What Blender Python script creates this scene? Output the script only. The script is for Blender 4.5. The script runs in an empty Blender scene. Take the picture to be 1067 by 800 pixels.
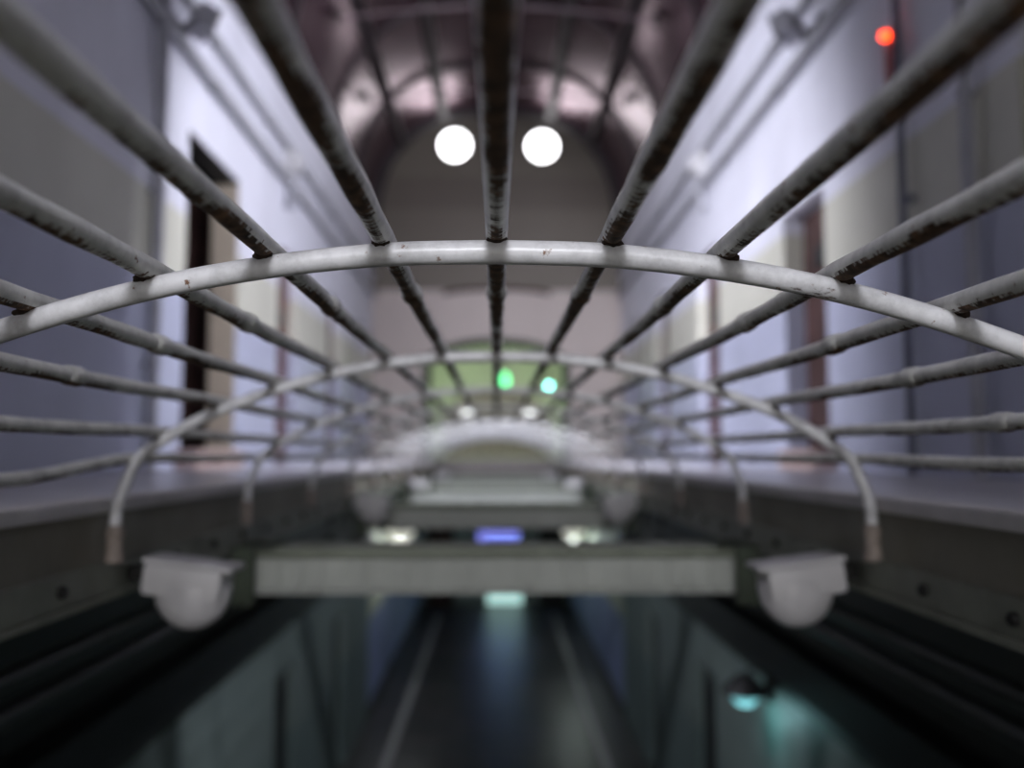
import bpy, bmesh, math, random
from mathutils import Vector, Matrix
random.seed(7)
S = bpy.context.scene
COL = S.collection
PI = math.pi
FPX = 900.0
FLOOD = 800
BEAM = 480
ZC = 4.10                                   # eye height above the ground floor; the upper deck is at 4.0

# ------------------------------------------------------------------ materials
MATS = {}
def new_mat(name):
    m = bpy.data.materials.new(name); m.use_nodes = True
    nt = m.node_tree; b = nt.nodes['Principled BSDF']
    MATS[name] = m
    return m, nt, b
def N(nt, t, **kw):
    n = nt.nodes.new(t)
    for k, v in kw.items(): setattr(n, k, v)
    return n
def L(nt, a, b): nt.links.new(a, b)
def noise(nt, scale, detail=4, rough=.6, vec=None):
    n = N(nt, 'ShaderNodeTexNoise'); n.inputs['Scale'].default_value = scale
    n.inputs['Detail'].default_value = detail; n.inputs['Roughness'].default_value = rough
    if vec is not None: L(nt, vec, n.inputs['Vector'])
    return n
def coords(nt, scale=(1, 1, 1)):
    tc = N(nt, 'ShaderNodeTexCoord'); mp = N(nt, 'ShaderNodeMapping')
    mp.inputs['Scale'].default_value = scale
    L(nt, tc.outputs['Object'], mp.inputs['Vector'])
    return mp.outputs['Vector']
def ramp(nt, fac, stops):
    r = N(nt, 'ShaderNodeValToRGB'); e = r.color_ramp.elements
    while len(e) < len(stops): e.new(.5)
    for i, (p, c) in enumerate(stops):
        e[i].position = p; e[i].color = tuple(c) + ((1,) if len(c) == 3 else ())
    L(nt, fac, r.inputs['Fac'])
    return r
def mixc(nt, fac, a, b):
    m = N(nt, 'ShaderNodeMix', data_type='RGBA')
    for sock, v in ((m.inputs[0], fac), (m.inputs[6], a), (m.inputs[7], b)):
        if hasattr(v, 'is_output'): L(nt, v, sock)
        elif isinstance(v, (int, float)): sock.default_value = v
        else: sock.default_value = tuple(v) + (1,)
    return m.outputs[2]
def math_(nt, op, a, b=0.0, c=None):
    m = N(nt, 'ShaderNodeMath', operation=op)
    for i, v in enumerate((a, b, c)):
        if v is None: continue
        if hasattr(v, 'is_output'): L(nt, v, m.inputs[i])
        else: m.inputs[i].default_value = v
    return m.outputs[0]
def plain(name, col, rough=.6, metal=0, var=.12, scale=6, bump=0, spec=.5):
    m, nt, b = new_mat(name)
    v = coords(nt)
    n = noise(nt, scale, 5, .6, v)
    dark = tuple(c * (1 - var) for c in col); light = tuple(min(1, c * (1 + var)) for c in col)
    r = ramp(nt, n.outputs['Fac'], [(.3, dark), (.7, light)])
    L(nt, r.outputs['Color'], b.inputs['Base Color'])
    b.inputs['Roughness'].default_value = rough; b.inputs['Metallic'].default_value = metal
    b.inputs['Specular IOR Level'].default_value = spec
    if bump:
        bp = N(nt, 'ShaderNodeBump'); bp.inputs['Strength'].default_value = bump; bp.inputs['Distance'].default_value = .01
        n2 = noise(nt, scale * 8, 6, .6, v); L(nt, n2.outputs['Fac'], bp.inputs['Height']); L(nt, bp.outputs['Normal'], b.inputs['Normal'])
    return m
def glow(name, col, strength):
    m, nt, b = new_mat(name)
    v = coords(nt); n = noise(nt, 3, 2, .5, v)
    r = ramp(nt, n.outputs['Fac'], [(.2, tuple(c * .92 for c in col)), (.8, col)])
    L(nt, r.outputs['Color'], b.inputs['Emission Color'])
    b.inputs['Base Color'].default_value = tuple(col) + (1,)
    b.inputs['Emission Strength'].default_value = strength; b.inputs['Roughness'].default_value = .3
    return m
def pipe_paint(name, col, under, spots, bias):
    """old gloss paint, flaked to dark rust mainly on the weathered underside"""
    m, nt, b = new_mat(name)
    v = coords(nt, (60, 150, 60))
    flake = noise(nt, 1.0, 6, .62, v)
    big = noise(nt, 7.0, 3, .5, coords(nt))
    fine = noise(nt, 55.0, 5, .6, coords(nt))
    geo = N(nt, 'ShaderNodeNewGeometry'); sep = N(nt, 'ShaderNodeSeparateXYZ'); L(nt, geo.outputs['True Normal'], sep.inputs[0])
    down = math_(nt, 'MULTIPLY', sep.outputs['Z'], -1.0)
    down = math_(nt, 'SUBTRACT', down, .62)
    a = math_(nt, 'MULTIPLY', down, under)
    a = math_(nt, 'ADD', a, math_(nt, 'SUBTRACT', flake.outputs['Fac'], .5))
    a = math_(nt, 'ADD', a, math_(nt, 'MULTIPLY', math_(nt, 'SUBTRACT', big.outputs['Fac'], .5), 1.5))
    a = math_(nt, 'MULTIPLY_ADD', a, 9.0, bias)
    cl = N(nt, 'ShaderNodeClamp'); L(nt, a, cl.inputs[0])
    sp = ramp(nt, fine.outputs['Fac'], [(spots, (0, 0, 0)), (spots + .05, (1, 1, 1))])
    dirt = noise(nt, 22, 5, .65, coords(nt))
    paint = ramp(nt, dirt.outputs['Fac'], [(.3, tuple(c * .6 for c in col)), (.58, col), (.8, tuple(min(1, c * 1.08) for c in col))])
    rustc = ramp(nt, fine.outputs['Fac'], [(.3, (.028, .018, .013)), (.52, (.10, .058, .035)), (.72, (.26, .14, .075))])
    c1 = mixc(nt, sp.outputs['Color'], paint.outputs['Color'], (.20, .11, .07))
    c2 = mixc(nt, cl.outputs[0], c1, rustc.outputs['Color'])
    L(nt, c2, b.inputs['Base Color'])
    rr = math_(nt, 'MULTIPLY_ADD', cl.outputs[0], .5, .34); L(nt, rr, b.inputs['Roughness'])
    bp = N(nt, 'ShaderNodeBump'); bp.inputs['Strength'].default_value = .55; bp.inputs['Distance'].default_value = .002
    h = math_(nt, 'SUBTRACT', math_(nt, 'MULTIPLY', dirt.outputs['Fac'], .6), cl.outputs[0])
    L(nt, h, bp.inputs['Height']); L(nt, bp.outputs['Normal'], b.inputs['Normal'])
    return m
pipe_paint('hoop_paint', (.70, .70, .72), .12, .645, -2.3)
pipe_paint('rod_paint', (.74, .74, .71), .75, .66, -.45)
plain('sleeve', (.30, .25, .22), .6, var=.35, scale=40, bump=.3)
plain('rust', (.030, .016, .010), .9, var=.5, scale=120, bump=.6)

def wall_mat(name, bands, rough=.55, grime=.25):
    """bands: list of (height, colour) from the bottom up, plaster paint or painted-in shade"""
    m, nt, b = new_mat(name)
    tc = N(nt, 'ShaderNodeTexCoord'); sep = N(nt, 'ShaderNodeSeparateXYZ'); L(nt, tc.outputs['Object'], sep.inputs[0])
    col = bands[0][1]
    out = None
    for h, c in bands[1:]:
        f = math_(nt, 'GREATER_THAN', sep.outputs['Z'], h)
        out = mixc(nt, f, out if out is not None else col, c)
    n = noise(nt, .9, 6, .6, coords(nt, (1, 1, .6)))
    g = ramp(nt, n.outputs['Fac'], [(.25, (1 - grime,) * 3), (.6, (1, 1, 1))])
    mm = N(nt, 'ShaderNodeMix', data_type='RGBA', blend_type='MULTIPLY'); mm.inputs[0].default_value = 1
    if out is None: mm.inputs[6].default_value = tuple(col) + (1,)
    else: L(nt, out, mm.inputs[6])
    L(nt, g.outputs['Color'], mm.inputs[7]); L(nt, mm.outputs[2], b.inputs['Base Color'])
    b.inputs['Roughness'].default_value = rough
    bp = N(nt, 'ShaderNodeBump'); bp.inputs['Strength'].default_value = .25; bp.inputs['Distance'].default_value = .01
    n2 = noise(nt, 14, 5, .6, coords(nt)); L(nt, n2.outputs['Fac'], bp.inputs['Height']); L(nt, bp.outputs['Normal'], b.inputs['Normal'])
    return m
DADO, CREAM, LILAC = (.47, .49, .62), (.62, .61, .52), (.74, .74, .82)
wall_mat('wall_paint', [(0, (.15, .205, .20)), (1.35, (.19, .24, .225)), (2.42, (.035, .042, .040)), (3.9, DADO), (5.16, CREAM), (5.62, LILAC)])  # the near-black band paints in the shade under the decks
wall_mat('far_wall_paint', [(0, (.30, .36, .62)), (1.5, (.62, .66, .52)), (3.9, (.42, .50, .36))])
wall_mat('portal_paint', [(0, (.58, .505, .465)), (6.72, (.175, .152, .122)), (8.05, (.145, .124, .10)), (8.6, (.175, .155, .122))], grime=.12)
wall_mat('end_paint', [(0, (.34, .44, .42)), (3.9, (.74, .80, .65))])
plain('deck', (.60, .585, .63), .3, var=.15, scale=3)
plain('nosing', (.72, .69, .69), .5, var=.1, scale=9)
plain('slab', (.34, .31, .30), .7, var=.15, scale=3)
plain('fascia', (.25, .235, .185), .6, var=.28, scale=2.2, bump=.2)
plain('fascia_angle', (.20, .21, .17), .55, var=.25, scale=5, bump=.2)
plain('bolt', (.01, .01, .01), .6)
plain('beam_paint', (.40, .42, .39), .55, var=.1, scale=5, bump=.1)
plain('beam_green', (.18, .20, .155), .55, var=.2, scale=6)
plain('bracket_green', (.035, .05, .03), .6, var=.3, scale=6)
plain('black_iron', (.012, .013, .014), .55, var=.3)
plain('pipe_blue', (.13, .135, .18), .5, var=.2)
plain('pipe_dark', (.03, .035, .035), .45, var=.3, scale=8)
plain('pipe_grey', (.36, .36, .40), .5, var=.15)
plain('conduit', (.33, .33, .35), .5, var=.15)
plain('ceiling_paint', (.098, .050, .069), .27, metal=.75, var=.2, scale=1.3, bump=.05)
plain('rib_paint', (.03, .022, .024), .5, var=.2)
plain('tie_paint', (.20, .15, .16), .5)
plain('rust_door', (.085, .014, .010), .55, var=.55, scale=5)
plain('brown_door', (.05, .022, .018), .6, var=.6, scale=4)
plain('cream_frame', (.62, .53, .42), .55, var=.1)
plain('pink_step', (.42, .31, .28), .7, var=.2, scale=7)
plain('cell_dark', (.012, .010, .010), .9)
plain('white_plastic', (.52, .51, .52), .45, var=.06)
plain('opal', (.53, .52, .535), .3, var=.12, scale=10)
plain('red_plastic', (.22, .01, .008), .4, var=.1)
plain('dark_green', (.045, .062, .035), .5, var=.2)
plain('mauve', (.33, .27, .27), .6, var=.12)
plain('floor_line', (.40, .40, .40), .5, var=.15)
plain('steel_frame', (.05, .05, .055), .5)
plain('blue_board', (.18, .2, .6), .5)
m, nt, b = new_mat('floor')                                   # dark polished slabs
br = N(nt, 'ShaderNodeTexBrick'); L(nt, coords(nt, (.7, .7, .7)), br.inputs['Vector'])
br.inputs['Color1'].default_value = (.045, .048, .05, 1); br.inputs['Color2'].default_value = (.075, .068, .07, 1)
br.inputs['Mortar'].default_value = (.02, .02, .02, 1); br.inputs['Scale'].default_value = 1.0; br.inputs['Mortar Size'].default_value = .015
L(nt, br.outputs['Color'], b.inputs['Base Color']); b.inputs['Roughness'].default_value = .38
bp = N(nt, 'ShaderNodeBump'); bp.inputs['Strength'].default_value = .12; n2 = noise(nt, 5, 4, .6, coords(nt)); L(nt, n2.outputs['Fac'], bp.inputs['Height']); L(nt, bp.outputs['Normal'], b.inputs['Normal'])

glow('window_glow', (1, .985, 1), 8)
glow('skylight_glow', (.86, .87, 1), .8)
glow('back_light_glow', (.95, .95, 1), 5.2)
glow('low_light_glow', (1, .95, .85), 6)
glow('red_led', (1, .05, .008), 9)
glow('green_led', (.12, .9, .32), 3.5)
glow('cyan_led', (.22, .95, .82), 16)
glow('blue_screen', (.27, .29, 1), .95)
glow('teal_lamp', (.2, .55, .60), 1.0)
glow('teal_glass', (.50, .80, .76), 1.0)
glow('warm_globe', (.8, .8, .7), .75)
glow('soft_globe', (.9, .9, .95), 2)
glow('green_tube', (.85, 1, .75), 380)

# ------------------------------------------------------------------ mesh helpers
def build(name, bm, mat, parent=None, smooth=False, mods=None):
    bmesh.ops.recalc_face_normals(bm, faces=bm.faces)
    me = bpy.data.meshes.new(name); bm.to_mesh(me); bm.free()
    if smooth:
        for p in me.polygons: p.use_smooth = True
        try: me.set_sharp_from_angle(angle=math.radians(40))
        except Exception: pass
    o = bpy.data.objects.new(name, me); COL.objects.link(o)
    me.materials.append(MATS[mat])
    if parent is not None: o.parent = parent
    return o
def BM(): return bmesh.new()
def box(bm, x0, x1, y0, y1, z0, z1, bev=0, rot=None, about=None):
    r = bmesh.ops.create_cube(bm, size=1)
    vs = r['verts']
    bmesh.ops.scale(bm, vec=(abs(x1 - x0), abs(y1 - y0), abs(z1 - z0)), verts=vs)
    bmesh.ops.translate(bm, vec=((x0 + x1) / 2, (y0 + y1) / 2, (z0 + z1) / 2), verts=vs)
    if bev:
        es = list({e for v in vs for e in v.link_edges})
        g = bmesh.ops.bevel(bm, geom=es, offset=bev, segments=2, affect='EDGES', profile=.6)
        vs = list({v for f in g['faces'] for v in f.verts} | {v for v in vs if v.is_valid})
    if rot is not None:
        bmesh.ops.rotate(bm, cent=about, matrix=rot, verts=vs)
    return vs
def sweep(bm, pts, radii, seg=16, up=Vector((0, 0, 1)), caps=True):
    """a tube along pts; radii is a number or a list"""
    pts = [Vector(p) for p in pts]
    if not isinstance(radii, (list, tuple)): radii = [radii] * len(pts)
    rings = []
    ref = None
    for i, p in enumerate(pts):
        t = (pts[min(i + 1, len(pts) - 1)] - pts[max(i - 1, 0)]).normalized()
        if ref is None:
            ref = t.cross(up)
            if ref.length < 1e-4: ref = t.cross(Vector((1, 0, 0)))
        ref = (ref - t * ref.dot(t)).normalized()
        b2 = t.cross(ref)
        rings.append([bm.verts.new(p + (ref * math.cos(2 * PI * k / seg) + b2 * math.sin(2 * PI * k / seg)) * radii[i]) for k in range(seg)])
    for a, c in zip(rings, rings[1:]):
        for k in range(seg):
            bm.faces.new((a[k], a[(k + 1) % seg], c[(k + 1) % seg], c[k]))
    if caps:
        bm.faces.new(rings[0]); bm.faces.new(list(reversed(rings[-1])))
def lathe(bm, prof, M=Matrix.Identity(4), seg=28):
    """prof: (radius, z) pairs about +Z, placed by M"""
    rings = []
    for r, z in prof:
        if r < 1e-6: rings.append([bm.verts.new(M @ Vector((0, 0, z)))])
        else: rings.append([bm.verts.new(M @ Vector((r * math.cos(2 * PI * k / seg), r * math.sin(2 * PI * k / seg), z))) for k in range(seg)])
    for a, c in zip(rings, rings[1:]):
        for k in range(seg):
            k2 = (k + 1) % seg
            if len(a) == 1 and len(c) == 1: continue
            if len(a) == 1: bm.faces.new((a[0], c[k2], c[k]))
            elif len(c) == 1: bm.faces.new((a[k], a[k2], c[0]))
            else: bm.faces.new((a[k], a[k2], c[k2], c[k]))
    if len(rings[0]) > 1: bm.faces.new(rings[0])
    if len(rings[-1]) > 1: bm.faces.new(list(reversed(rings[-1])))
def prism(bm, poly, y0, y1):
    """poly in (x, z) extruded along y"""
    a = [bm.verts.new((x, y0, z)) for x, z in poly]; c = [bm.verts.new((x, y1, z)) for x, z in poly]
    bm.faces.new(a); bm.faces.new(list(reversed(c)))
    n = len(poly)
    for i in range(n): bm.faces.new((a[i], c[i], c[(i + 1) % n], a[(i + 1) % n]))
def tag(o, label, cat, group=None):
    o['label'] = label; o['category'] = cat
    if group: o['group'] = group
    return o
def thing(name, label, cat, loc=(0, 0, 0), group=None):
    o = bpy.data.objects.new(name, None); COL.objects.link(o); o.location = loc; o.empty_display_size = .1
    return tag(o, label, cat, group)
def struct(o, label=None, cat=None):
    o['kind'] = 'structure'
    if label: o['label'] = label
    if cat: o['category'] = cat
    return o
def part(name, bm, mat, root, smooth=False):
    """bm is in world coordinates; the part hangs under root keeping its place"""
    bmesh.ops.translate(bm, vec=-Vector(root_loc(root)), verts=bm.verts)
    return build(name, bm, mat, root, smooth)
def root_loc(o):
    v = Vector(o.location)
    while o.parent is not None:
        o = o.parent; v += Vector(o.location)
    return v
def copy_tree(o, parent=None):
    c = o.copy(); COL.objects.link(c)
    if parent is not None: c.parent = parent
    for ch in list(o.children): copy_tree(ch, c)
    return c
def catmull(pts, n=10):
    P = [Vector(p) for p in pts]; out = []
    P = [P[0] * 2 - P[1]] + P + [P[-1] * 2 - P[-2]]
    for i in range(1, len(P) - 2):
        a, b_, c, d = P[i - 1], P[i], P[i + 1], P[i + 2]
        for k in range(n):
            t = k / n
            out.append(.5 * ((2 * b_) + (c - a) * t + (2 * a - 5 * b_ + 4 * c - d) * t * t + (3 * b_ - a - 3 * c + d) * t ** 3))
    out.append(P[-2]); return out

# ------------------------------------------------------------------ the setting
XW = 2.0; Y0, YP, YE = -4.0, 13.8, 24.0
SPRING, RISE, VE = ZC + 3.6, 1.98, 2.4
def vault_z(x): return SPRING + RISE * max(0, 1 - abs(x / XW) ** VE) ** (1 / VE)
def vault_pt(t, off=0):                                             # t runs 0..pi from the left springing to the right
    c, s_ = math.cos(t), math.sin(t)
    return -(XW + off) * math.copysign(abs(c) ** (2 / VE), c), SPRING + (RISE + off) * max(0, s_) ** (2 / VE)
bm = BM(); box(bm, -XW - .4, XW + .4, Y0 - .4, YE + .4, -.2, 0); struct(build('floor', bm, 'floor'), 'dark polished stone floor of the hall below', 'floor')
n_trim = 0
def trim(bm, mat, label=None, smooth=False):
    global n_trim
    n_trim += 1
    o = struct(build('trim_%d' % n_trim, bm, mat, None, smooth)); 
    if label: o['label'] = label
    return o

# doors along the walls: (near, far, sill, head)
UP = [[(2.3, 3.17), (5.15, 5.9), (7.68, 8.45), (10.0, 10.75), (12.2, 12.9)],      # right
      [(2.2, 3.0), (5.5, 6.6), (7.85, 8.6), (10.2, 10.95), (12.2, 12.9)]]          # left
def head(side, i): return 6.2 if (side, i) == (1, 1) else 5.74 if (side, i) == (0, 1) else 6.02
LOW = [(8.05, 8.9), (10.9, 11.7)]
def wall(side, name):
    s = 1 if side == 0 else -1
    holes = [(a, c, 4.0, head(side, i)) for i, (a, c) in enumerate(UP[side])] + [(a, c, 0, 2.05) for a, c in LOW]
    ys = sorted({Y0, YP} | {v for h in holes for v in h[:2]}); zs = sorted({0, SPRING + .03} | {v for h in holes for v in h[2:]})
    T = .14 + .06
    bm = BM()
    cell = lambda i, k: not any(h[0] <= (ys[i] + ys[i + 1]) / 2 <= h[1] and h[2] <= (zs[k] + zs[k + 1]) / 2 <= h[3] for h in holes)
    x0, x1 = s * XW, s * (XW + T)
    def q(*p): bm.faces.new([bm.verts.new(v) for v in p])
    for i in range(len(ys) - 1):
        for k in range(len(zs) - 1):
            if not cell(i, k): continue
            a, c, e, f = ys[i], ys[i + 1], zs[k], zs[k + 1]
            for x in (x0, x1): q((x, a, e), (x, c, e), (x, c, f), (x, a, f))
            if i == 0 or not cell(i - 1, k): q((x0, a, e), (x1, a, e), (x1, a, f), (x0, a, f))
            if i == len(ys) - 2 or not cell(i + 1, k): q((x0, c, e), (x1, c, e), (x1, c, f), (x0, c, f))
            if k == 0 or not cell(i, k - 1): q((x0, a, e), (x1, a, e), (x1, c, e), (x0, c, e))
            if k == len(zs) - 2 or not cell(i, k + 1): q((x0, a, f), (x1, a, f), (x1, c, f), (x0, c, f))
    bmesh.ops.remove_doubles(bm, verts=bm.verts, dist=1e-5)
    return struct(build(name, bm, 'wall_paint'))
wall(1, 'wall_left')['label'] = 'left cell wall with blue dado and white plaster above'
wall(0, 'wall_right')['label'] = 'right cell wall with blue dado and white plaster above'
for s, nm in ((-1, 'wall_far_left'), (1, 'wall_far_right')):
    bm = BM(); box(bm, s * XW, s * (XW + .2), YP, YE, 0, SPRING + .03); struct(build(nm, bm, 'far_wall_paint'))
bm = BM(); box(bm, -XW - .2, XW + .2, YE, YE + .2, 0, SPRING + RISE + .05); struct(build('wall_end', bm, 'end_paint'))
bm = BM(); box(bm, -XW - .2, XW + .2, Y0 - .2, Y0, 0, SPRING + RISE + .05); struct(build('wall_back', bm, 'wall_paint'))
# vaulted ceiling
bm = BM(); K = 40
prof = [vault_pt(PI * k / K) for k in range(K + 1)]
outp = [vault_pt(PI * k / K, .12) for k in range(K + 1)]
prism_pts = prof + outp[::-1]
a = [bm.verts.new((x, Y0, z)) for x, z in prism_pts]; c = [bm.verts.new((x, YE, z)) for x, z in prism_pts]
n = len(prism_pts)
for i in range(n): bm.faces.new((a[i], c[i], c[(i + 1) % n], a[(i + 1) % n]))
struct(build('ceiling', bm, 'ceiling_paint', None, True), 'dark glossy barrel vaulted ceiling', 'ceiling')
for ang, wd in ((42.6, 'outer left'), (68.4, 'inner left'), (111.6, 'inner right'), (137.4, 'outer right')):                       # lengthwise purlins
    t = math.radians(ang); x, z = vault_pt(t)
    bm = BM(); box(bm, x - .07, x + .07, Y0, YP, z - .10, z + .02)
    trim(bm, 'rib_paint', wd + ' dark purlin running along the vault')
for y, wd in zip((1.4, 3.6, 5.8, 8.0, 10.2, 12.0, 13.66), ('first', 'second', 'third', 'fourth', 'fifth', 'sixth', 'last, thickest')):                 # ribs across
    bm = BM(); pts = [(lambda q: (q[0], y, q[1]))(vault_pt(PI * k / 30, -.02)) for k in range(31)]
    sweep(bm, pts, 0.03 if y < 13 else .10, 10); trim(bm, 'rib_paint', wd + ' dark rib bowed across the vault, counted from the viewer', True)

# wall across the hall with its low arched opening, and the upper floor beyond it
OW, OT, OS = 1.12, ZC + 1.78, ZC + 1.38        # half width, crown, springing of the opening
def arch_z(x, w=OW, t=OT, s=OS): return s + (t - s) * math.sqrt(max(0, 1 - (x / w) ** 2)) if abs(x) < w else s
bm = BM()
xs = sorted({-XW, XW, -OW, OW} | {round(-XW + XW * 2 * k / 60, 4) for k in range(61)})
for side_y in (YP, YP + .45):
    for a, c in zip(xs, xs[1:]):
        mid = (a + c) / 2
        if abs(mid) < OW: zb = (arch_z(a), arch_z(c))
        else: zb = (4.0, 4.0)
        bm.faces.new([bm.verts.new((a, side_y, zb[0])), bm.verts.new((c, side_y, zb[1])), bm.verts.new((c, side_y, vault_z(c))), bm.verts.new((a, side_y, vault_z(a)))])
def qq(*p): bm.faces.new([bm.verts.new(v) for v in p])
for a, c in zip(xs, xs[1:]):
    if abs((a + c) / 2) < OW: qq((a, YP, arch_z(a)), (c, YP, arch_z(c)), (c, YP + .45, arch_z(c)), (a, YP + .45, arch_z(a)))
for s in (-1, 1): qq((s * OW, YP, 4.0), (s * OW, YP + .45, 4.0), (s * OW, YP + .45, OS), (s * OW, YP, OS))
bmesh.ops.remove_doubles(bm, verts=bm.verts, dist=1e-5)
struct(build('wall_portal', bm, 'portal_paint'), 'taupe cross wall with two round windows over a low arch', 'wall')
bm = BM(); box(bm, -XW, XW, 13.25, YE, 3.62, 4.0); struct(build('floor_landing', bm, 'slab'), 'upper landing slab at the far end of the gallery', 'floor')
# dark green arched frame lining that opening
bm = BM()
pts = [(-OW, YP - .02, 4.0), (-OW, YP - .02, 4.7)] + [(-OW * math.cos(PI * k / 24), YP - .02, OS + (OT - OS) * math.sin(PI * k / 24)) for k in range(25)] + [(OW, YP - .02, 4.7), (OW, YP - .02, 4.0)]
sweep(bm, pts, .07, 10); trim(bm, 'dark_green', 'dark green frame around the low arch', True)
bm = BM(); pts = [(-.85 * math.cos(PI * k / 20), YP - .03, ZC + 2.55 + .10 * math.sin(PI * k / 20)) for k in range(21)]
sweep(bm, pts, .035, 8); trim(bm, 'brown_door', 'dark shallow moulding over the low arch', True)
# round windows
def round_window(i, x, z, r):
    bm = BM(); M = Matrix.Translation((x, YP - .012, z)) @ Matrix.Rotation(PI / 2, 4, 'X')
    lathe(bm, [(r, -.012), (r, .03), (0, .04)], M, 40)
    o = struct(build('window_%d' % i, bm, 'window_glow', None, True), ('left' if x < 0 else 'right') + ' round window blazing with daylight in the cross wall', 'window')
    bm = BM(); sweep(bm, [(x + (r + .02) * math.cos(2 * PI * k / 36), YP - .02, z + (r + .02) * math.sin(2 * PI * k / 36)) for k in range(37)], .025, 8)
    build('window_frame', bm, 'steel_frame', o, True)
round_window(1, -.687, ZC + 5.01, .24); round_window(2, .739, ZC + 5.0, .24)
# unseen roof lights added to brighten the gallery walls
n_win = 2
def skylight(x, y0, y1, w, mat):
    global n_win
    n_win += 1
    z = vault_z(x) - .10
    sl = math.atan2(vault_z(x + .02) - vault_z(x - .02), .04)
    R = Matrix.Rotation(-sl, 4, 'Y'); ab = (x, (y0 + y1) / 2, z)
    bm = BM(); box(bm, x - w, x + w, y0, y1, z - .01, z + .01, 0, R, ab)
    o = struct(build('window_%d' % n_win, bm, mat), 'unseen roof light added on the %s slope of the vault' % ('left' if x < 0 else 'right'), 'window')
    bm = BM()
    for (a, c, d, e) in ((x - w - .05, x - w, y0 - .05, y1 + .05), (x + w, x + w + .05, y0 - .05, y1 + .05), (x - w, x + w, y0 - .05, y0), (x - w, x + w, y1, y1 + .05)):
        box(bm, a, c, d, e, z - .04, z + .06, 0, R, ab)
    for k in range(1, 4):
        y = y0 + (y1 - y0) * k / 4; box(bm, x - w, x + w, y - .015, y + .015, z - .03, z + .03, 0, R, ab)
    build('window_frame', bm, 'steel_frame', o)
skylight(-.75, 6.4, 9.6, .35, 'skylight_glow'); skylight(.75, 6.4, 9.6, .35, 'skylight_glow')
n_win += 1  # unseen window added behind the viewer for ambient fill
bm = BM(); box(bm, -1.2, 1.2, Y0, Y0 + .03, ZC + 1.0, ZC + 2.6); o = struct(build('window_%d' % n_win, bm, 'back_light_glow'), 'unseen window added behind the viewer as fill light', 'window')
bm = BM()
for x in (-1.2, -.6, 0, .6, 1.2): box(bm, x - .02, x + .02, Y0, Y0 + .05, ZC + .95, ZC + 2.65)
for z in (.97, 1.8, 2.63): box(bm, -1.22, 1.22, Y0, Y0 + .05, ZC + z - .02, ZC + z + .02)
build('window_frame', bm, 'steel_frame', o)

n_win += 1  # unseen low window added to light the rod undersides
bm = BM(); box(bm, -.7, .7, Y0, Y0 + .03, 2.1, 3.4); o = struct(build('window_%d' % n_win, bm, 'low_light_glow'), 'unseen window added below the gallery to light the rods from beneath', 'window')
bm = BM()
for x in (-.7, 0, .7): box(bm, x - .02, x + .02, Y0, Y0 + .05, 2.06, 3.44)
for z in (2.08, 2.75, 3.42): box(bm, -.72, .72, Y0, Y0 + .05, z - .02, z + .02)
build('window_frame', bm, 'steel_frame', o)
# unseen lamp added behind the viewer to light the hoop fronts
root = thing('stage_light', 'unseen black lamp added on the back wall to light the cage', 'floodlight', (0, Y0, ZC + 1.7))
Ms = Matrix.Translation((0, Y0 + .55, ZC + 1.7)) @ Vector((0, 5.2, -1.62)).to_track_quat('Z', 'Y').to_matrix().to_4x4()
bm = BM(); lathe(bm, [(.06, -.16), (.2, -.13), (.34, -.02), (.38, .07), (.36, .07), (.32, .0), (0, -.02)], Ms, 32); part('housing', bm, 'black_iron', root, True)
bm = BM(); box(bm, -.02, .02, Y0, Y0 + .45, ZC + 1.66, ZC + 1.78, .004); part('bracket', bm, 'black_iron', root)
li = bpy.data.lights.new('spot', 'SPOT'); li.energy = BEAM; li.color = (.95, .95, 1); li.spot_size = math.radians(28); li.spot_blend = .85; li.shadow_soft_size = .32
lo = bpy.data.objects.new('stage_light_beam', li); COL.objects.link(lo); lo.parent = root
lo.matrix_world = Matrix.Translation(-Vector(root.location)) @ Ms @ Matrix.Translation((0, 0, .10)) @ Matrix.Rotation(PI, 4, 'X')

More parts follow.
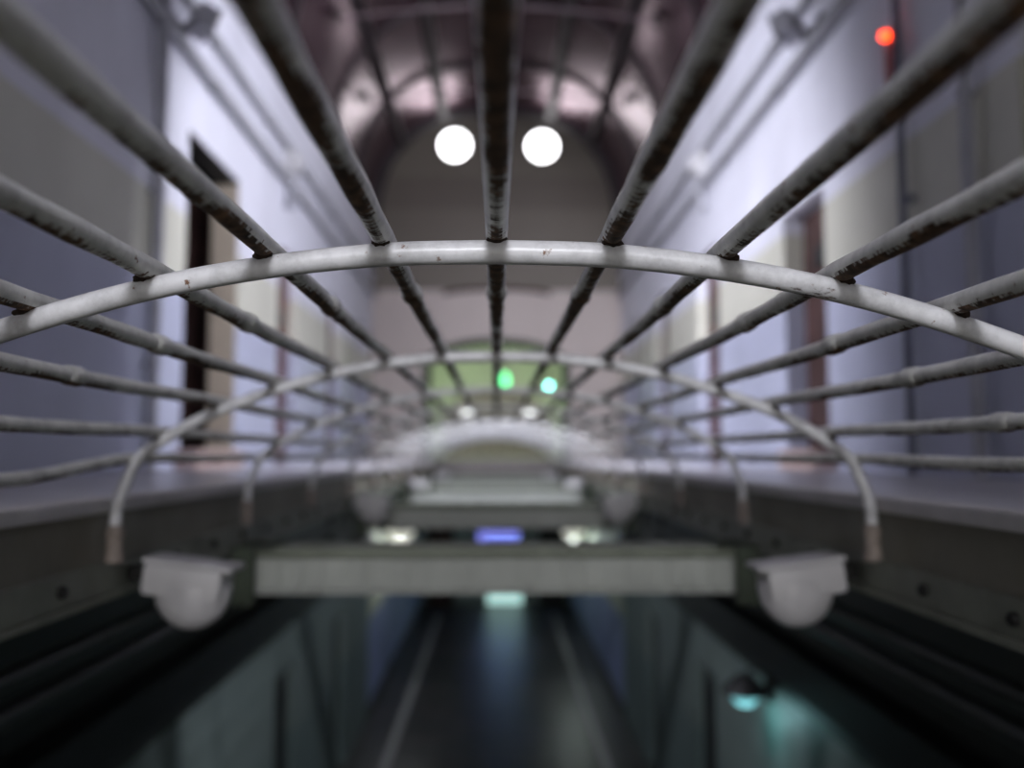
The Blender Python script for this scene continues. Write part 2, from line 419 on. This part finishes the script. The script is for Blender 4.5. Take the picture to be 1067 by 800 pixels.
# cell doors and what lies behind them
n_door = 0
def cell_door(side, y0, y1, z0, z1, mat, frame=None, open_=False, step=True):
    global n_door
    n_door += 1
    s = 1 if side == 0 else -1
    xf = s * (XW + (.14 if y0 < 7 else .10))
    bm = BM(); box(bm, xf, xf + s * .05, y0 + .004, y1 - .004, z0 + .004, z1 - .004)
    if not open_:
        for zz in (.18, .5, .82):                          # riveted straps
            z = z0 + (z1 - z0) * zz; box(bm, xf - s * .012, xf, y0 + .03, y1 - .03, z - .04, z + .04)
            for k in range(5):
                yy = y0 + .08 + (y1 - y0 - .16) * k / 4; box(bm, xf - s * .02, xf, yy - .01, yy + .01, z - .01, z + .01)
        o = build('door_%d' % n_door, bm, mat)
        bm = BM(); box(bm, xf - s * .04, xf - s * .015, y0 + .05, y0 + .28, z0 + 1.0, z0 + 1.05, .004); build('bolt', bm, 'black_iron', o)
        bm = BM(); box(bm, xf - s * .03, xf - s * .0, (y0 + y1) / 2 - .11, (y0 + y1) / 2 + .11, z0 + 1.32, z0 + 1.46, .006); build('hatch', bm, 'black_iron', o)
    else:
        bm.free(); bm = BM()                               # cell behind the opening, its shade painted in black; door swung inwards
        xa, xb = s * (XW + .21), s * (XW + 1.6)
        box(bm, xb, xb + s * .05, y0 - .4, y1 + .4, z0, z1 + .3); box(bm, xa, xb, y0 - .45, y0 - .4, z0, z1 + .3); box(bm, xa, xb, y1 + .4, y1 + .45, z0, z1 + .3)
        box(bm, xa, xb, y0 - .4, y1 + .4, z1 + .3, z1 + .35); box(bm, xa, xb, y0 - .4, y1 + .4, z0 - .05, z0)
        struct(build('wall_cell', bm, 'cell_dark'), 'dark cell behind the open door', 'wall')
        bm = BM(); box(bm, xa + s * .02, xa + s * .77, y1 + .05, y1 + .10, z0 + .01, z1, .004); o = build('door_%d' % n_door, bm, mat)
    side_n = 'right' if side == 0 else 'left'
    struct(o)
    if frame:
        bm = BM()
        fx0, fx1 = s * (XW - .025), s * (XW + .0)
        box(bm, s * (XW + .001), s * (XW + .2), y1 - .004, y1 - .0005, z0, z1)
        trim(bm, frame, 'cream painted reveal of the open cell door')
        bm = BM(); box(bm, s * (XW + .001), s * (XW + .2), y0, y1 - .005, z1 - .02, z1 - .0005); trim(bm, 'black_iron', 'dark lintel over the open cell door')
    if step:
        bm = BM(); box(bm, s * (XW - .14), s * XW, y0 - .1, y1 - .2, z0, z0 + .12, .01); trim(bm, 'pink_step', 'pinkish door step on the %s gallery' % ('right' if side == 0 else 'left'))
    return o
for side in (0, 1):
    for i, (a, c) in enumerate(UP[side]):
        op = side == 1 and i == 1
        o = cell_door(side, a, c, 4.0, head(side, i), 'brown_door' if i < 2 else 'rust_door', 'cream_frame' if op else None, op, i == 1)
        o['label'] = ['dark brown', 'brown open' if op else 'brown rusty', 'rust red', 'rust red', 'rust red'][i] + ' iron cell door on the %s gallery, %s from the viewer' % ('right' if side == 0 else 'left', ('first', 'second', 'third', 'fourth', 'fifth')[i])
    for (a, c), wd in zip(LOW, ('nearer', 'farther')): cell_door(side, a, c, 0, 2.05, 'black_iron', None, False, False)['label'] = '%s black iron cell door in the lower %s wall' % (wd, 'right' if side == 0 else 'left')

# gallery decks with pale nosing
XE = .86
for s, nm in ((-1, 'left'), (1, 'right')):
    bm = BM(); box(bm, s * (XE + .05), s * XW, Y0, 13.25, 3.86, 4.0)
    struct(build('floor_gallery_' + nm, bm, 'deck'), 'grey painted deck of the %s gallery' % nm, 'floor')
    bm = BM(); box(bm, s * (XE - .025), s * (XE + .05), Y0, 13.25, 3.972, 4.003, .006)
    trim(bm, 'nosing', 'pale nosing along the edge of the %s deck' % nm)
for s in (-1, 1):                                                  # ground floor guide lines
    bm = BM(); x = s * 1.46; box(bm, x - .055, x + .055, Y0, 22.5, 0, .004); trim(bm, 'floor_line', ('left' if s < 0 else 'right') + ' pale painted line along the dark lower floor')
for s in (-1, 1):                                                  # dark skirting board of the far lower hall
    bm = BM(); box(bm, s * (XW - .02), s * XW, YP, YE, 0, .18); struct(build('baseboard_left' if s < 0 else 'baseboard_right', bm, 'pipe_dark'))

# ------------------------------------------------------------------ girders carrying the decks
for s, nm in ((-1, 'left'), (1, 'right')):
    root = thing('edge_girder', 'olive steel edge girder under the %s deck, carrying the cage feet' % nm, 'girder', (s * XE, 5, 3.79))
    bm = BM(); box(bm, s * XE, s * (XE + .05), Y0, 13.24, 3.795, 3.972); part('web', bm, 'fascia', root)
    bm = BM(); box(bm, s * (XE - .012), s * (XE + .045), Y0, 13.24, 3.795, 3.863, .004); box(bm, s * (XE - .02), s * (XE + .12), Y0, 13.24, 3.78, 3.795, .003)
    part('angle', bm, 'fascia_angle', root)
    for k in range(14):
        y = 1.42 + .3 * k
        if 1.9 < y < 2.3: continue
        bm = BM(); lathe(bm, [(.012, -.006), (.012, .006), (.007, .010), (0, .010)], Matrix.Translation((s * (XE - .016), y, 3.83)) @ Matrix.Rotation(-s * PI / 2, 4, 'Y'), 10)
        part('bolt', bm, 'bolt', root, True)

# ------------------------------------------------------------------ the arched cage
R_H, R_R = .0125, .0118
HP = [(0, .212), (.12, .2085), (.24, .195), (.36, .172), (.48, .138), (.60, .094), (.70, .043), (.77, -.008), (.797, -.055), (.814, -.105), (.819, -.15), (.819, -.232)]
half = catmull([(x, 0, z) for x, z in HP], 8)
curve = [(-p.x, p.z) for p in half[::-1]] + [(p.x, p.z) for p in half[1:]]
HOOPS = [.90 + .99 * k for k in range(-1, 13)]
def hoop_at(x):                         # point and outward normal on the hoop for the k-th rod
    best = None
    for (a, c) in zip(curve, curve[1:]):
        if a[0] <= x <= c[0] and a[0] != c[0]:
            t = (x - a[0]) / (c[0] - a[0]); z = a[1] + (c[1] - a[1]) * t
            tx, tz = c[0] - a[0], c[1] - a[1]; l = math.hypot(tx, tz)
            return x, z, -tz / l, tx / l
cage = thing('arched_cage', 'grey painted arched cage of hoops and long rods spanning the void between galleries', 'cage', (0, 0, ZC))
RODX = [.1205 * k for k in range(-6, 7)]
ROD = []
for x in RODX:
    hx, hz, nx, nz = hoop_at(x); o = R_H + R_R - .003
    ROD.append((hx + nx * o * .6, hz + nz * o))
ROD = [(-.797, -.012)] + ROD + [(.797, -.012)]
hoop_jit = {}
for i, d in enumerate(HOOPS):
    bm = BM(); jz = 0 if i < 3 else random.uniform(-.004, .004); hoop_jit[i] = jz
    pts = [(x, d, ZC + z + jz) for x, z in curve]
    # the tube is squashed a little where it was bent, and sleeves hold its feet
    sweep(bm, pts, [R_H * (1 + .04 * math.sin(7 * p[0] + i)) for p in pts], 18, Vector((0, 1, 0)))
    h = part('hoop', bm, 'hoop_paint', cage, True)
    for s in (-1, 1):
        bm = BM()
        M = Matrix.Translation((s * .819, d, ZC - .232))
        lathe(bm, [(.010, -.004), (.0185, 0), (.020, .012), (.017, .022), (.0165, .05), (.019, .055), (.0195, .066), (.016, .072), (.013, .078)], M, 16)
        part('foot_sleeve', bm, 'sleeve', h, True)
    if 1 <= i <= 4:
        for (rx, rz) in ROD[1:-1]:
            hx, hz, nx, nz = hoop_at(rx if abs(rx) < .8 else math.copysign(.79, rx))
            ang = math.atan2(nx, nz)
            bm = BM(); M = Matrix.Translation((hx + nx * .0115, d - .0035, ZC + hz + nz * .0115 + jz)) @ Matrix.Rotation(ang, 4, 'Y')
            r = bmesh.ops.create_uvsphere(bm, u_segments=12, v_segments=8, radius=1)
            for v in bm.verts:
                k = 1 + .16 * math.sin(9 * v.co.x + 5 * v.co.y + rx * 40)
                v.co = M @ Vector((v.co.x * .0112 * k, v.co.y * .0105 * k, v.co.z * .0062 * k))
            part('weld', bm, 'rust', h, True)
# rods: a gentle sag and wobble between the hoops
for j, (rx, rz) in enumerate(ROD):
    ctrl = []
    k = 0
    ph = random.uniform(0, 6)
    for i, d in enumerate(HOOPS):
        ctrl.append((rx + (.0015 * math.sin(ph + i) if i > 2 else 0), d, rz + hoop_jit[i]))
        if i < len(HOOPS) - 1:
            sag = -.003
            xo = 0
            if j == 0 and i == 1: sag = -.032
            if j == len(ROD) - 1 and i == 1: sag = -.006
            ctrl.append((rx + xo, d + .495, rz + sag))
    ctrl = [(rx, -.75, rz)] + ctrl + [(rx, 13.2, rz)]
    pts = catmull(ctrl, 6)
    bm = BM(); sweep(bm, [(p.x, p.y, ZC + p.z) for p in pts], [R_R * (1 + .05 * math.sin(ph + 3.1 * n_)) for n_ in range(len(pts))], 18)
    rod = part('rod', bm, 'rod_paint', cage, True)
    yy = 1.24 + random.uniform(-.02, .02)
    zz = rz + (-.022 if j == 0 else -.004 if j == len(ROD) - 1 else -.002)
    bm = BM(); lathe(bm, [(.0118, -.026), (.0135, -.022), (.0148, -.010), (.0140, 0), (.0152, .010), (.0135, .022), (.0118, .026)], Matrix.Translation((rx, yy, ZC + zz)) @ Matrix.Rotation(-PI / 2, 4, 'X'), 16)
    part('coupling', bm, 'rod_paint', rod, True)

# ------------------------------------------------------------------ beams across under the cage
ord_ = ['nearest', 'second', 'third', 'fourth', 'farthest']
for i, d in enumerate((2.88, 5.35, 7.85, 10.3, 12.7)):
    z0 = ZC - .458; hw = XE - .03
    root = thing('cross_beam', 'pale grey steel beam across the void below the cage, %s of five' % ord_[i], 'beam', (0, d, z0), 'cross beams under the cage')
    bm = BM(); box(bm, -hw, hw, d, d + .03, z0 + .012, z0 + .118)
    for k in range(24):
        x = -hw + (k + .5) * 2 * hw / 24; box(bm, x - .022, x + .022, d - .014, d, z0 + .016, z0 + .113, .003)
    part('web', bm, 'beam_paint', root)
    bm = BM(); box(bm, -hw, hw, d - .03, d + .16, z0 + .118, z0 + .152, .005); part('top_flange', bm, 'beam_green', root)
    bm = BM(); box(bm, -hw, hw, d - .02, d + .12, z0, z0 + .012, .003); part('bottom_flange', bm, 'beam_paint', root)
    for s in (-1, 1):
        bm = BM(); box(bm, s * XE, s * (XE - .085), d - .07, d - .055, z0 - .03, z0 + .156, .004)
        box(bm, s * (XE - .14), s * (XE + .05), d - .07, d + .16, z0 + .153, z0 + .157)
        part('bracket', bm, 'bracket_green', root)

# ------------------------------------------------------------------ dome lamps on the girders
def dome_lamp(s, d, label):
    x = s * .700; zt = ZC - .248; tilt = s * math.radians(-7.5)
    root = thing('dome_lamp', label, 'lamp', (x, d, zt - .09), 'dome lamps along the edge girders')
    R = Matrix.Translation((x, d, zt)) @ Matrix.Rotation(tilt, 4, 'Y') @ Matrix.Translation((-x, -d, -zt))
    bm = BM()
    w = .102
    box(bm, x - w, x + w, d - .058, d + .058, zt - .012, zt, .004)
    bmesh.ops.transform(bm, matrix=R, verts=bm.verts); part('lid', bm, 'white_plastic', root, True)
    bm = BM()
    box(bm, x + s * w * .97, x - s * w * .80, d - .056, d + .056, zt - .085, zt - .011, .014)
    bmesh.ops.transform(bm, matrix=R, verts=bm.verts); part('housing', bm, 'white_plastic', root, True)
    bm = BM()
    lathe(bm, [(.088 * math.sin(t), -.066 - .092 * math.cos(t)) for t in [PI / 2 * k / 9 for k in range(10)]] + [(.088, -.05)], Matrix.Translation((x - s * .006, d, zt)) @ Matrix.Diagonal((1, .72, 1, 1)), 36)
    bmesh.ops.transform(bm, matrix=R, verts=bm.verts)
    part('dome', bm, 'opal', root, True)
    bm = BM(); box(bm, s * .79, s * (XE - .0119), d - .02, d + .02, zt - .045, zt - .012, .004)
    part('bracket', bm, 'black_iron', root)
for d, w in ((2.05, 'in front of the nearest cross beam'), (5.0, 'in front of the second cross beam'), (8.0, 'behind the third cross beam'), (11.3, 'behind the fourth cross beam')):
    for s in (-1, 1): dome_lamp(s, d, 'white dome lamp on the %s girder %s' % ('left' if s < 0 else 'right', w))

# ------------------------------------------------------------------ pipes and conduits
def run(name, label, cat, pts, r, mat, clips=(), clip_to=None):
    bm = BM(); sweep(bm, pts, r, 12); root = tag(build(name, bm, mat, None, True), label, cat)
    for p in clips:
        bm = BM(); sweep(bm, [(p[0], p[1] - .012, p[2]), (p[0], p[1] + .012, p[2])], r + .006, 12)
        q = clip_to(p) if clip_to else None
        if q: box(bm, *q)
        build('clip', bm, mat, root, True)
    return root
for s, nm in ((-1, 'left'), (1, 'right')):
    for zz, r, w in ((2.53, .036, 'lower'), (2.85, .028, 'upper')):
        x = s * (XW - .06)
        run('wall_conduit', '%s of two grey conduits running high along the %s wall' % (w, nm), 'conduit', [(x, 1.0, ZC + zz), (x, 13.7, ZC + zz)], r, 'conduit',
            [(x, 1.5 + 1.45 * k, ZC + zz) for k in range(8)], lambda p, s=s: (p[0], s * XW, p[1] - .02, p[1] + .02, p[2] - .02, p[2] + .02))
    # junction boxes with bulkhead bulbs on the conduits
    root = thing('floodlight', 'grey floodlight bracketed high on the %s wall where the conduits begin' % nm, 'floodlight', (s * XW, 5.16, ZC + 2.62))
    Mf = Matrix.Translation((s * 1.80, 5.16, ZC + 2.64)) @ Vector((-s * 3.8, 4.1 if s > 0 else 3.3, -1.75)).to_track_quat('Z', 'Y').to_matrix().to_4x4()
    bm = BM(); box(bm, -.10, .10, -.075, .075, -.05, .03, .012); box(bm, -.115, .115, -.09, .09, .03, .045, .004)
    for k in range(6): box(bm, -.09 + .036 * k - .004, -.09 + .036 * k + .004, -.07, .07, -.075, -.05)
    bmesh.ops.transform(bm, matrix=Mf, verts=bm.verts); part('housing', bm, 'pipe_grey', root)
    bm = BM(); box(bm, -.095, .095, -.07, .07, .045, .05); bmesh.ops.transform(bm, matrix=Mf, verts=bm.verts); part('glass', bm, 'soft_globe', root)
    bm = BM(); box(bm, s * 1.84, s * XW, 5.10, 5.22, ZC + 2.58, ZC + 2.62, .004); box(bm, s * (XW - .015), s * XW, 5.06, 5.26, ZC + 2.52, ZC + 2.70, .004); part('bracket', bm, 'pipe_grey', root)
    li = bpy.data.lights.new('spot', 'SPOT'); li.energy = FLOOD; li.color = (.88, .89, 1); li.spot_size = math.radians(108); li.spot_blend = .35 if s > 0 else .6; li.shadow_soft_size = .16
    lo = bpy.data.objects.new('floodlight_beam', li); COL.objects.link(lo); lo.parent = root
    lo.matrix_world = Matrix.Translation(-Vector(root.location)) @ Mf @ Matrix.Translation((0, 0, .07)) @ Matrix.Rotation(PI, 4, 'X')
    for d, w in ((8.0, 'farther'),):
        root = thing('junction_box', 'white junction box on the conduits of the %s wall' % nm, 'junction box', (s * XW, d, ZC + 2.7))
        bm = BM(); box(bm, s * (XW - .12), s * XW, d - .09, d + .09, ZC + 2.62, ZC + 2.84, .012); part('case', bm, 'white_plastic', root)
        bm = BM(); lathe(bm, [(0, -.02), (.05, -.015), (.06, .02), (.045, .05), (0, .065)], Matrix.Translation((s * (XW - .12), d, ZC + 2.74)) @ Matrix.Rotation(-s * PI / 2, 4, 'Y'), 16); part('cover', bm, 'opal', root, True)
        bm = BM(); sweep(bm, [(s * (XW - .05), d, ZC + 2.62), (s * (XW - .05), d, ZC + 2.34)], .03, 10); lathe(bm, [(.055, 0), (.045, .05), (.02, .06)], Matrix.Translation((s * (XW - .055), d, ZC + 2.30)), 14); part('gland', bm, 'pipe_grey', root, True)
# upright pipes on the walls
for s, d, r, z1, lab in ((-1, 4.9, .035, 7.6, 'grey upright pipe on the left wall beside the open cell door'),
                         (1, 3.46, .028, 7.6, 'grey upright pipe on the right wall nearest the dark cell door')):
    if not r: continue
    x = s * (XW - r - .02)
    o = run('wall_pipe', lab, 'pipe', [(x, d, 4.0), (x, d, z1)], r, 'pipe_grey')
    for z in (4.6, 5.6, 6.6):
        bm = BM(); sweep(bm, [(x, d, z - .015), (x, d, z + .015)], r + .008, 12); box(bm, x, s * XW, d - .012, d + .012, z - .012, z + .012); build('clip', bm, 'pipe_grey', o, True)
x = XW - .05
o = run('wall_pipe', 'dark thin pipe on the right wall just below the red beacon', 'pipe', [(x, 4.03, 4.0), (x, 4.03, 5.3), (x, 4.03, 7.6)], .02, 'pipe_blue')
bm = BM(); box(bm, x - .012, XW, 4.0, 4.06, 5.3, 5.33, .004); build('clip', bm, 'pipe_blue', o)
# under the decks
for s, nm in ((-1, 'left'), (1, 'right')):
    for k, (x, zz, r) in enumerate(((1.02, -.47, .024), (1.12, -.60, .030))):
        o = run('service_pipe', 'dark service pipe slung under the %s deck, %s of two' % (nm, ('upper', 'lower')[k]), 'pipe', [(s * x, Y0, ZC + zz), (s * x, 13.2, ZC + zz)], r, 'pipe_dark')
        for d in (1.1, 3.5, 5.9, 8.3, 10.7):
            bm = BM(); box(bm, s * x - .012, s * x + .012, d - .012, d + .012, ZC + zz + r - .004, 3.86); sweep(bm, [(s * x, d - .02, ZC + zz), (s * x, d + .02, ZC + zz)], r + .008, 12)
            build('hanger', bm, 'black_iron', o)
bm = BM(); box(bm, -XW + .005, -XW + .16, Y0, 13.2, ZC - 1.46, ZC - 1.24); o = tag(build('cable_tray', bm, 'black_iron'), 'black cable tray along the lower left wall', 'cable tray')
bm = BM(); box(bm, XW - .16, XW - .005, Y0, 13.2, ZC - 1.48, ZC - 1.24); o = tag(build('cable_tray', bm, 'black_iron'), 'black cable tray along the lower right wall above the turquoise lamp', 'cable tray')

# tie rods across the vault
for i, d in enumerate((9.1, 11.3)):
    w = 1.72; bm = BM()
    z = vault_z(w) - .14; sweep(bm, [(-w + 2 * w * k / 20, d - .09, z + .16 * (1 - (k / 10 - 1) ** 2)) for k in range(21)], .016, 10)
    o = tag(build('tie_rod', bm, 'tie_paint', None, True), 'thin pinkish tie rod across the vault, %s of two' % ('nearer', 'farther')[i], 'tie rod')
    for s in (-1, 1):
        bm = BM(); box(bm, s * w - .03, s * w + .03, d - .13, d - .06, z - .05, z + .12, .006); build('anchor_plate', bm, 'rib_paint', o)

# ------------------------------------------------------------------ small lights and fittings
root = thing('alarm_beacon', 'small red alarm beacon glowing high on the right wall', 'beacon', (XW, 4.13, ZC + 2.0))
bm = BM(); box(bm, XW - .05, XW, 4.085, 4.175, ZC + 1.84, ZC + 2.10, .01); part('backplate', bm, 'red_plastic', root)
bm = BM(); lathe(bm, [(.022, 0), (.022, .02), (.016, .034), (0, .04)], Matrix.Translation((XW - .05, 4.125, ZC + 2.075)) @ Matrix.Rotation(-PI / 2, 4, 'Y'), 18); part('lens', bm, 'red_led', root, True)
bm = BM(); sweep(bm, [(XW - .014, 4.13, ZC + 2.10), (XW - .014, 4.13, ZC + 2.50)], .012, 8); part('cable', bm, 'red_plastic', root, True)

def wall_lamp(s, d, z, mat, label, rr=.13, fac=1, lc=(1, 1, 1)):
    root = thing('wall_lamp', label, 'lamp', (s * XW, d, z))
    bm = BM(); box(bm, s * (XW - .05), s * XW, d - .06, d + .06, z - .06, z + .1, .008); part('backplate', bm, 'black_iron', root)
    bm = BM(); lathe(bm, [(.03, .13), (.06, .12), (rr + .04, .02), (rr + .05, 0), (rr + .03, .0), (.05, .10)], Matrix.Translation((s * (XW - .05 - rr - .03), d, z)), 24); part('shade', bm, 'black_iron', root, True)
    bm = BM(); sweep(bm, [(s * XW, d, z + .08), (s * (XW - .12), d, z + .18), (s * (XW - .05 - rr - .03), d, z + .13)], .012, 8); part('arm', bm, 'black_iron', root, True)
    bm = BM(); lathe(bm, [(.0, -rr * .8), (rr * .5, -rr * .66), (rr * .8, -rr * .3), (rr * .86, .0), (rr * .5, .05), (.0, .06)], Matrix.Translation((s * (XW - .05 - rr - .03), d, z)), 20); part('globe', bm, mat, root, True)
    li = bpy.data.lights.new('bulb', 'POINT'); li.energy = fac; li.color = lc; li.specular_factor = .15; li.shadow_soft_size = .09
    lo = bpy.data.objects.new('bulb', li); COL.objects.link(lo); lo.parent = root; lo.location = (-s * (.05 + rr + .03), 0, -rr * .8 - .07)
wall_lamp(1, 6.36, ZC - 1.72, 'teal_lamp', 'turquoise glowing wall lamp on the lower right wall', .125, 2.5, (.45, .95, 1))
wall_lamp(-1, 14.9, ZC - 1.30, 'warm_globe', 'white globe lamp far down the lower left wall', .28, 14, (.9, .95, 1))
wall_lamp(1, 18.6, ZC - 1.62, 'warm_globe', 'white globe lamp far down the lower right wall', .28, 14, (.85, 1, .95))
# far end, ground floor
def far_panel(i, name, x0, x1, z0, z1, mat, label, cat, frame='steel_frame'):
    bm = BM(); box(bm, x0, x1, YE - .05, YE, z0, z1); o = build(name, bm, mat); struct(o, label, cat)
    bm = BM()
    for a in ((x0 - .05, x0, z0, z1), (x1, x1 + .05, z0, z1), (x0 - .05, x1 + .05, z1, z1 + .05)): box(bm, a[0], a[1], YE - .08, YE, a[2], a[3])
    build('frame', bm, frame, o)
far_panel(0, 'window_20', -.50, .62, ZC - 2.62, ZC - 2.14, 'blue_screen', 'blue lit window over the far door on the lower floor', 'window')
far_panel(0, 'door_30', -.25, .70, .01, 1.7, 'teal_glass', 'pale teal lit glass door at the far end of the lower floor', 'door')
far_panel(0, 'door_31', -1.85, -1.2, .01, 2.0, 'brown_door', 'dark brown door at the far left of the lower floor', 'door')
far_panel(0, 'door_32', 1.2, 1.85, .01, 2.0, 'black_iron', 'black door at the far right of the lower floor', 'door')
# far end, upper floor: arched mauve doorway, lamps
bm = BM()
w, t, sp = 1.45, ZC + 1.72, ZC + 1.0
prism(bm, [(-w, 4.0)] + [(-w * math.cos(PI * k / 20), sp + (t - sp) * math.sin(PI * k / 20)) for k in range(21)] + [(w, 4.0)], YE - .06, YE)
o = struct(build('door_33', bm, 'mauve'), 'mauve arched doorway at the far upper end', 'door')
bm = BM()
for k in range(9): box(bm, -w + .16 + (2 * w - .32) * k / 8 - .02, -w + .16 + (2 * w - .32) * k / 8 + .02, YE - .10, YE - .06, 4.0, 5.1)
build('bars', bm, 'steel_frame', o)
def lamp_ball(name, label, p, r, mat, wall_y=None):
    root = thing(name, label, 'lamp', p)
    bm = BM(); bmesh.ops.create_uvsphere(bm, u_segments=20, v_segments=12, radius=r); bmesh.ops.translate(bm, vec=p, verts=bm.verts); part('globe', bm, mat, root, True)
    return root
for s in (-1, 1):
    r_ = lamp_ball('globe_lamp', 'white globe lamp on the %s side of the mauve arched doorway' % ('left' if s < 0 else 'right'), (s * .85 + .05, YE - .30, ZC + 1.08), .15, 'soft_globe')
    bm = BM(); sweep(bm, [(s * .85 + .05, YE - .30, ZC + 1.0), (s * .85 + .05, YE - .12, ZC + .9), (s * .85 + .05, YE - .05, ZC + .9)], .02, 8); part('arm', bm, 'steel_frame', r_, True)
# green exit lamp and cyan pilot lamp hung in the arched opening
root = thing('exit_lamp', 'green glowing oval lamp hanging inside the low arch', 'lamp', (.14, YP + .25, ZC + 1.18))
bm = BM(); lathe(bm, [(0, -.13), (.04, -.10), (.058, 0), (.04, .10), (0, .13)], Matrix.Translation((.14, YP + .25, ZC + 1.18)), 20); part('globe', bm, 'green_led', root, True)
bm = BM(); sweep(bm, [(.14, YP + .25, ZC + 1.30), (.14, YP + .25, arch_z(.14))], .008, 8); part('rod', bm, 'black_iron', root, True)
root = thing('pilot_lamp', 'tiny cyan lamp hanging at the right inside the low arch', 'lamp', (.85, YP + .2, ZC + 1.09))
bm = BM(); lathe(bm, [(0, -.04), (.03, -.03), (.04, 0), (.03, .03), (0, .04)], Matrix.Translation((.85, YP + .2, ZC + 1.09)), 16); part('globe', bm, 'cyan_led', root, True)
bm = BM(); sweep(bm, [(.85, YP + .2, ZC + 1.12), (.85, YP + .2, arch_z(.85))], .006, 8); part('rod', bm, 'black_iron', root, True)
# fluorescent fitting that washes the far upper wall green
for s in (-1, 1):
    root = thing('tube_light', 'green tinted tube light beyond the low arch on the %s wall' % ('left' if s < 0 else 'right'), 'lamp', (s * XW, 20, ZC + 2.6))
    bm = BM(); box(bm, s * (XW - .08), s * XW, 19.3, 20.7, ZC + 2.56, ZC + 2.66, .01); part('batten', bm, 'white_plastic', root)
    bm = BM(); sweep(bm, [(s * (XW - .11), 19.35, ZC + 2.6), (s * (XW - .11), 20.65, ZC + 2.6)], .022, 10); part('tube', bm, 'green_tube', root, True)

SET = {'floor': 'dark polished stone floor of the hall below', 'wall_far_left': 'left wall of the far lower hall, blue below', 'wall_far_right': 'right wall of the far lower hall, blue below',
       'wall_end': 'pale green end wall beyond the low arch', 'wall_back': 'plain wall behind the viewer', 'baseboard_left': 'dark skirting along the far left lower wall', 'baseboard_right': 'dark skirting along the far right lower wall'}
for o in list(COL.objects):
    if o.parent is None and o.get('kind') == 'structure':
        if 'label' not in o and o.name in SET: o['label'] = SET[o.name]
        if 'category' not in o: o['category'] = o.name.split('_')[0]

# ------------------------------------------------------------------ world, camera
w = bpy.data.worlds.new('World'); S.world = w; w.use_nodes = True
w.node_tree.nodes['Background'].inputs['Color'].default_value = (.02, .02, .025, 1)
cam = bpy.data.cameras.new('camera'); co = bpy.data.objects.new('camera', cam); COL.objects.link(co); S.camera = co
cam.sensor_fit = 'HORIZONTAL'; cam.sensor_width = 36; cam.lens = 36 * FPX / 1067
co.location = (0, 0, ZC)
co.rotation_euler = (PI / 2 + math.atan(72 / FPX), 0, -math.atan(16 / FPX))
cam.clip_start = .02
cam.dof.use_dof = True; cam.dof.focus_distance = .915; cam.dof.aperture_fstop = cam.lens / 17.0; cam.dof.aperture_blades = 0

S.view_settings.view_transform = 'Standard'; S.view_settings.look = 'None'; S.view_settings.gamma = 1
S.view_settings.use_curve_mapping = False; S.view_settings.exposure = 0.0
S.cycles.use_denoising = True
try: S.cycles.denoiser = 'OPENIMAGEDENOISE'
except Exception: pass
S.cycles.max_bounces = 8; S.cycles.diffuse_bounces = 5; S.cycles.use_light_tree = True
S.cycles.sample_clamp_indirect = 8
